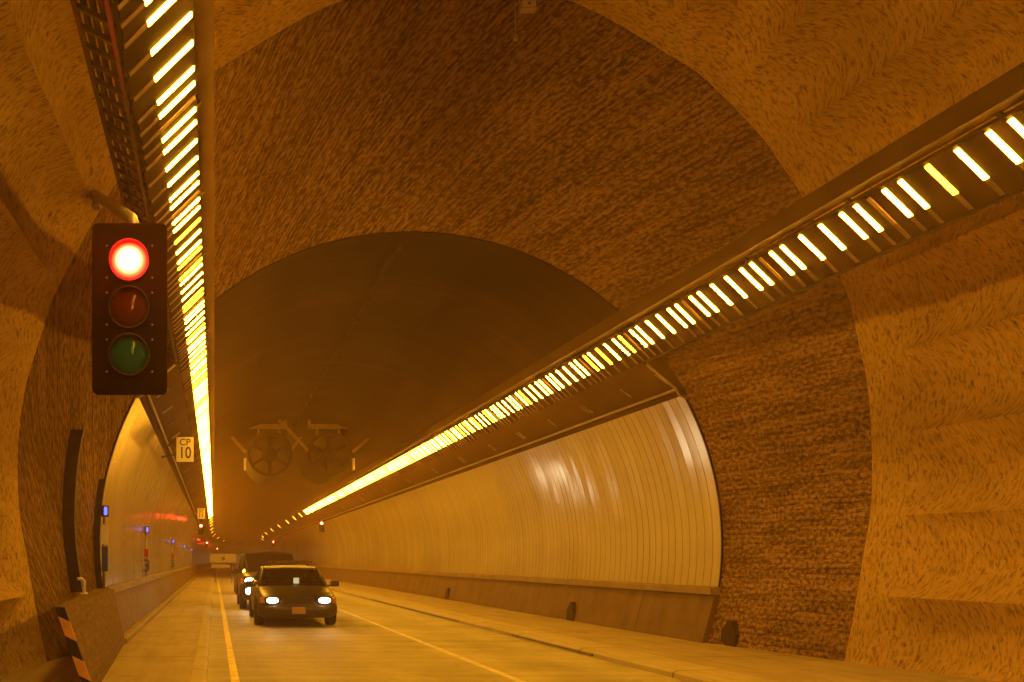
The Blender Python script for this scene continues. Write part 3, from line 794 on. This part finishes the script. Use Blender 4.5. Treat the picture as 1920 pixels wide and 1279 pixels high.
for i, x in enumerate((2.31, 4.79)):
    if fan0 is None:
        f = thing('jet_fan', 'left of the two round ceiling fans in the haze', 'fan', (x, FY, 6.02), 'pair of ceiling fans')
        bm = bmesh.new(); ring(bm, .80, .14, -.05, 3.4, n=40); obj('casing', bm, M['fan'], f)
        bm = bmesh.new(); dome(bm, .30, .25, y=.1, n=24); ring(bm, .0, .30, .1, 1.3, n=24); obj('hub', bm, M['fan'], f, smooth=True)
        for k in range(6):
            a = math.radians(60 * k + 30)
            bm = bmesh.new(); bar(bm, (.22 * math.cos(a), .3, .22 * math.sin(a)), (.81 * math.cos(a), .3, .81 * math.sin(a)), .17, .12); obj('blade', bm, M['fan'], f)
        for q in (-.45, .45): bm = bmesh.new(); bar(bm, (q, .4, .85), (q, .4, 1.10), .1, .1); obj('hanger', bm, M['fanframe'], f)
        fan0 = f
    else:
        f = dup(fan0); f.location = (x, FY, 6.02); f['label'] = 'right of the two round ceiling fans in the haze'

# ------------------------------------------------------------------ vehicles
def build_car(name, label, loc, prm, paint, roofmat, kind, hm='head'):
    v = thing(name, label, 'car', loc)
    # lower body
    bm = bmesh.new(); rows = []
    for (y, hw, zb, zt) in prm['body']:
        zm = zb + (zt - zb) * .55
        half = [(0, zb), (hw * .86, zb), (hw * .97, zb + .07), (hw, zm), (hw * .965, zt - .07), (hw * .88, zt), (hw * .5, zt + .025), (0, zt + .035)]
        pr = half + [(-a, b) for a, b in half[-2:0:-1]]
        rows.append([bm.verts.new((a, y, b)) for a, b in pr])
    n = len(rows[0])
    for A, B in zip(rows, rows[1:]):
        for k in range(n): bm.faces.new((A[k], A[(k + 1) % n], B[(k + 1) % n], B[k]))
    bm.faces.new(rows[0]); bm.faces.new(rows[-1][::-1])
    o = obj('body', bm, paint, v); smooth_angle(o, 50)
    by, ry, hwB, hwR, zB, zR, rb, rr = prm['by'], prm['ry'], prm['hwB'], prm['hwR'], prm['zB'], prm['zR'], prm['rb'], prm['rr']
    # windscreen, curved
    def sheet(nm, f, nu, nv, m):
        bm = bmesh.new(); g = [[bm.verts.new(f(i / nu, j / nv)) for i in range(nu + 1)] for j in range(nv + 1)]
        for j in range(nv):
            for i in range(nu): bm.faces.new((g[j][i], g[j][i + 1], g[j + 1][i + 1], g[j + 1][i]))
        return obj(nm, bm, m, v, smooth=True)
    def ws(u, t):
        s = 2 * u - 1; hw = hwB + (hwR - hwB) * t
        return (s * hw, by + (ry - by) * t + .14 * s * s * (1 - .3 * t), zB + (zR - zB) * t - .02 * s * s)
    sheet('windscreen', ws, 12, 6, M['glass'])
    def rw(u, t):
        s = 2 * u - 1; hw = hwB + (hwR - hwB) * t
        return (s * hw, rb + (rr - rb) * t - .12 * s * s, zB + .03 + (zR - zB - .03) * t - .02 * s * s)
    sheet('rear_window', rw, 8, 4, M['glass'])
    for sx in (-1, 1):
        def sw(u, t, sx=sx):
            hw = hwB + (hwR - hwB) * t
            y0 = by + (ry - by) * t + .16; y1 = rb + (rr - rb) * t - .14
            return (sx * (hw + .012), y0 + (y1 - y0) * u, zB + (zR - zB) * t - .02)
        sheet('side_window', sw, 6, 4, M['glass'])
    # roof with thickness
    bm = bmesh.new(); nu, nv = 10, 8; top, bot = [], []
    for j in range(nv + 1):
        t = j / nv; y = ry + (rr - ry) * t; edge = math.sin(PI * t) ** .5 if 0 < t < 1 else 0
        top.append([bm.verts.new(((2 * i / nu - 1) * hwR * 1.03, y + .12 * (2 * i / nu - 1) ** 2 * (1 - 2 * t), zR + .015 + .05 * (1 - abs(2 * i / nu - 1) ** 2.5) * (.5 + .5 * edge))) for i in range(nu + 1)])
        bot.append([bm.verts.new((p.co.x, p.co.y, p.co.z - .095)) for p in top[-1]])
    for j in range(nv):
        for i in range(nu):
            bm.faces.new((top[j][i], top[j][i + 1], top[j + 1][i + 1], top[j + 1][i])); bm.faces.new((bot[j][i], bot[j + 1][i], bot[j + 1][i + 1], bot[j][i + 1]))
    for i in range(nu):
        bm.faces.new((top[0][i], bot[0][i], bot[0][i + 1], top[0][i + 1])); bm.faces.new((top[nv][i], top[nv][i + 1], bot[nv][i + 1], bot[nv][i]))
    for j in range(nv):
        bm.faces.new((top[j][0], top[j + 1][0], bot[j + 1][0], bot[j][0])); bm.faces.new((top[j][nu], bot[j][nu], bot[j + 1][nu], top[j + 1][nu]))
    obj('roof', bm, roofmat, v, smooth=True)
    for sx in (-1, 1):
        bm = bmesh.new()
        PI_ = lambda nb: (obj('pillar', nb, paint, v, smooth=True), bmesh.new())[1]
        tube(bm, [(sx * hwB * 1.0, by + .12, zB - .02), (sx * (hwB + hwR) / 2 * 1.012, (by + ry) / 2 + .13, (zB + zR) / 2), (sx * hwR * 1.01, ry + .1, zR - .01)], .035, 8); bm = PI_(bm)
        tube(bm, [(sx * hwB, rb - .1, zB), (sx * hwR, rr - .1, zR - .01)], .05, 8); bm = PI_(bm)
        tube(bm, [(sx * (hwB + .01), (by + rb) / 2, zB - .02), (sx * (hwR + .01), (ry + rr) / 2, zR - .01)], .035, 8)
        obj('pillar', bm, paint, v, smooth=True)
        bm = bmesh.new(); x = sx * (prm['hw'] + .10); box(bm, (x - .11, by + .22, zB - .02), (x + .11, by + .36, zB + .13), .03)
        bar(bm, (sx * (prm['hw'] - .08), by + .3, zB + .0), (x, by + .3, zB + .03), .06, .05); obj('mirror', bm, paint, v)
        # headlight
        hx, hz, hw_, hh = prm['head']; y0 = prm['heady']
        bm = bmesh.new(); box(bm, (sx * hx - hw_, y0 - .012, hz - hh), (sx * hx + hw_, y0 + .12, hz + hh), .02); hl = obj('headlight', bm, M['trimk'], v)
        bm = bmesh.new(); dome(bm, 1.0, .5, y=0, n=20)
        for q in bm.verts: q.co = Vector((q.co.x * hw_ * .82 + sx * hx, q.co.y * .06 + y0 - .014, q.co.z * hh * .82 + hz))
        obj('lens', bm, M[hm], hl, smooth=True)
        bm = bmesh.new(); box(bm, (sx * (hx + hw_ + .06) - .05, y0 + .03, hz - hh * .8), (sx * (hx + hw_ + .06) + .05, y0 + .2, hz + hh * .8), .015); obj('indicator', bm, M['amber'], v)
        for yy in prm['axles']:
            bm = bmesh.new(); r = prm['wr']; xo = sx * (prm['hw'] - .10); prof = [(-.11, r * .66), (-.115, r * .93), (-.085, r), (.085, r), (.115, r * .93), (.11, r * .66)]
            rws = [[bm.verts.new((xo + a, yy + q * math.cos(2 * PI * k / 28), r + q * math.sin(2 * PI * k / 28))) for k in range(28)] for a, q in prof]
            for A, B in zip(rws, rws[1:]):
                for k in range(28): bm.faces.new((A[k], A[(k + 1) % 28], B[(k + 1) % 28], B[k]))
            w = obj('wheel', bm, M['rubber'], v, smooth=True)
            bm = bmesh.new(); rr_ = [[bm.verts.new((xo + sx * a, yy + q * math.cos(2 * PI * k / 20), r + q * math.sin(2 * PI * k / 20))) for k in range(20)] for a, q in ((.105, r * .67), (.075, r * .55), (.085, r * .2), (.1, .02))]
            for A, B in zip(rr_, rr_[1:]):
                for k in range(20): bm.faces.new((A[k], A[(k + 1) % 20], B[(k + 1) % 20], B[k]))
            bm.faces.new(rr_[-1]); obj('rim', bm, M['chrome'], w, smooth=True)
            bm = bmesh.new(); xs = sx * (prm['hw'] + .004)      # dark wheel arch
            A = [bm.verts.new((xs, yy + (r + .07) * math.cos(PI * k / 16), r + (r + .04) * math.sin(PI * k / 16))) for k in range(17)]
            B = [bm.verts.new((xs - sx * .04, q.co.y, q.co.z)) for q in A]
            bm.faces.new(A); bm.faces.new(B[::-1])
            for k in range(16): bm.faces.new((A[k], B[k], B[k + 1], A[k + 1]))
            obj('wheel_arch', bm, M['rubber'], v)
    gz0, gz1, gw = prm['grille']
    bm = bmesh.new(); box(bm, (-gw, prm['heady'] - .006, gz0), (gw, prm['heady'] + .1, gz1), .015)
    for k in range(7): box(bm, (-gw + .03, prm['heady'] - .016, gz0 + .015 + k * (gz1 - gz0 - .04) / 6), (gw - .03, prm['heady'] - .006, gz0 + .025 + k * (gz1 - gz0 - .04) / 6))
    obj('grille', bm, M['trimk'], v)
    bm = bmesh.new(); pz = prm['plate']; box(bm, (-.16, -.09, pz - .085), (.16, -.06, pz + .085), .006); obj('number_plate', bm, M['plate'], v)
    bm = bmesh.new(); bz = prm['bump']; hw = prm['hw']
    pts = [(-hw * .97, .40), (-hw * .95, .14), (-hw * .8, .0), (-hw * .4, -.05), (0, -.06), (hw * .4, -.05), (hw * .8, .0), (hw * .95, .14), (hw * .97, .40)]
    A = [[bm.verts.new((x, y + dy, z)) for x, y in pts] for dy, z in ((.02, bz - .10), (-.01, bz - .03), (-.01, bz + .05), (.03, bz + .1))]
    for P_, Q_ in zip(A, A[1:]):
        for k in range(len(pts) - 1): bm.faces.new((P_[k], P_[k + 1], Q_[k + 1], Q_[k]))
    obj('bumper', bm, paint, v, smooth=True)
    # interior
    bm = bmesh.new(); box(bm, (-hwB * .9, by + .3, zB - .12), (hwB * .9, by + .75, zB + .03), .05); obj('dashboard', bm, M['interior'], v)
    for sx in (-1, 1):
        bm = bmesh.new(); x = sx * .38
        box(bm, (x - .25, by + 1.35, zB - .5), (x + .25, by + 1.55, zB + .16), .06); box(bm, (x - .12, by + 1.4, zB + .17), (x + .12, by + 1.52, zB + .34), .04)
        obj('seat', bm, M['interior'], v)
    return v

SED = dict(body=[(0.0, .74, .34, .60), (.05, .86, .27, .68), (.2, .93, .23, .755), (.7, .97, .21, .85), (1.4, .985, .2, .94), (2.3, .99, .2, .96), (3.6, .99, .2, .98),
                 (4.3, .98, .2, 1.0), (5.05, .95, .25, .98), (5.28, .9, .3, .88), (5.36, .8, .4, .7)],
           by=1.35, ry=2.15, rb=4.45, rr=3.55, hwB=.87, hwR=.69, zB=.955, zR=1.42, hw=.99, head=(.62, .655, .175, .085), heady=.0, axles=(1.0, 3.9), wr=.335,
           grille=(.57, .73, .36), plate=.42, bump=.43)
SUV = dict(body=[(0.0, .80, .45, .95), (.06, .92, .36, 1.06), (.25, .98, .32, 1.12), (.8, 1.0, .3, 1.17), (1.3, 1.01, .3, 1.2), (2.4, 1.01, .3, 1.2), (4.4, 1.01, .3, 1.22),
                 (5.0, .99, .35, 1.22), (5.1, .95, .45, 1.1)],
           by=1.25, ry=1.85, rb=5.0, rr=4.75, hwB=.95, hwR=.80, zB=1.2, zR=1.85, hw=1.01, head=(.74, .95, .17, .11), heady=-.005, axles=(.95, 3.9), wr=.38,
           grille=(.8, 1.04, .45), plate=.62, bump=.6)
pc = build_car('patrol_car', 'black sedan with a pale roof and roof light bar driving nearest to the viewer', (2.0, 20.3, .002), SED, M['carblack'], M['carwhite'], 'sedan')
bm = bmesh.new(); box(bm, (-.62, 2.55, 1.515), (.62, 2.85, 1.60), .03); lb = obj('light_bar', bm, M['trimk'], pc)
bm = bmesh.new()
for x in (-.5, -.3, -.1, .1, .3, .5): box(bm, (x - .07, 2.535, 1.53), (x + .07, 2.6, 1.585), .01)
obj('light_module', bm, M['module'], lb)
bm = bmesh.new(); bar(bm, (-.5, 2.7, 1.44), (-.5, 2.7, 1.52), .05, .06); bar(bm, (.5, 2.7, 1.44), (.5, 2.7, 1.52), .05, .06); obj('bar_foot', bm, M['trimk'], lb)
bm = bmesh.new(); box(bm, (.07, 2.06, 1.0), (.22, 2.08, 1.15), .01); tag(obj('patch', bm, M['patch'], pc), 'bright screen behind the windscreen')  # plain emissive box, a bright patch behind the windscreen
bm = bmesh.new(); tube(bm, [(-.90, 1.5, 1.02), (-.97, 1.42, 1.06)], .03, 8); dome(bm, .07, .05, x=-.98, y=1.40, z=1.07, n=16); obj('spotlight', bm, M['chrome'], pc, smooth=True)
sv = build_car('dark_suv', 'tall dark SUV following close behind the sedan with the light bar', (1.86, 27.3, .002), SUV, M['cargrey'], M['cargrey'], 'suv', 'highbeam')
for sx in (-1, 1):
    bm = bmesh.new(); dome(bm, .10, .05, x=sx * .76, y=-.03, z=.62, n=18); obj('fog_lamp', bm, M['highbeam'], sv, smooth=True)
rc = build_car('dark_sedan', 'dark car mostly hidden behind the SUV with one headlight showing', (1.99, 39.0, .002), dict(SED, head=(.62, .78, .19, .11), grille=(.62, .78, .36)), M['cargrey'], M['cargrey'], 'sedan', 'highbeam')

def headlamp(car, x, z, power):
    for sx in (-1, 1):
        l = bpy.data.lights.new('headlight_beam', 'SPOT'); l.energy = power; l.spot_size = math.radians(46); l.spot_blend = .9; l.shadow_soft_size = .07; l.color = (1, .93, .78)
        o = bpy.data.objects.new('headlight_beam', l); COL.objects.link(o); o.parent = car; o.location = (sx * x, -.1, z)
        o.rotation_euler = (math.radians(90 - 7), 0, PI)      # forward of the car (towards -y), dipped
headlamp(pc, .62, .655, 5); headlamp(sv, .7, .95, 8); headlamp(rc, .62, .74, 10)

# ------------------------------------------------------------------ haze
bm = bmesh.new(); box(bm, (-70, -62, -1.2), (80, YF + 8, 13))
hz = bmesh.new(); hz.free()
m = bpy.data.materials.new('haze'); m.use_nodes = True; nt = m.node_tree; nt.nodes.remove(nt.nodes['Principled BSDF'])
pv = N(nt, 'ShaderNodeVolumePrincipled'); pv.inputs['Color'].default_value = (.98, .62, .36, 1); pv.inputs['Density'].default_value = .0035; pv.inputs['Anisotropy'].default_value = .72
nt.links.new(pv.outputs[0], nt.nodes['Material Output'].inputs['Volume'])
try: m.cycles.homogeneous_volume = True
except Exception: pass
tag(obj('haze', bm, m), kind='stuff')

# ------------------------------------------------------------------ world, camera, render
w = bpy.data.worlds.new('World'); S.world = w; w.use_nodes = True
sky = w.node_tree.nodes.new('ShaderNodeTexSky'); sky.sky_type = 'NISHITA'; sky.sun_disc = False
sky.sun_elevation = math.radians(38); sky.sun_rotation = math.radians(20)
bg = w.node_tree.nodes['Background']; bg.inputs['Strength'].default_value = .03
w.node_tree.links.new(sky.outputs[0], bg.inputs['Color'])

cam = bpy.data.cameras.new('camera'); co = bpy.data.objects.new('camera', cam); COL.objects.link(co)
co.location = (0, 0, CZ); co.rotation_euler = (PI / 2, 0, 0)
cam.sensor_width = 36; cam.lens = 30; cam.shift_x = (960 - 402) / 1920; cam.shift_y = (1050 - 639.5) / 1920
cam.clip_end = 1000; cam.clip_start = .05
S.camera = co
S.view_settings.view_transform = 'Standard'; S.view_settings.look = 'None'; S.view_settings.exposure = 0.17; S.view_settings.gamma = 1
S.render.engine = 'CYCLES'
cy = S.cycles
cy.use_denoising = True
try: cy.denoiser = 'OPENIMAGEDENOISE'
except Exception: pass
cy.max_bounces = 7; cy.diffuse_bounces = 4; cy.glossy_bounces = 3; cy.volume_bounces = 1; cy.transparent_max_bounces = 8
cy.caustics_reflective = False; cy.caustics_refractive = False
cy.sample_clamp_indirect = 6.0; cy.sample_clamp_direct = 0
cy.use_light_tree = True
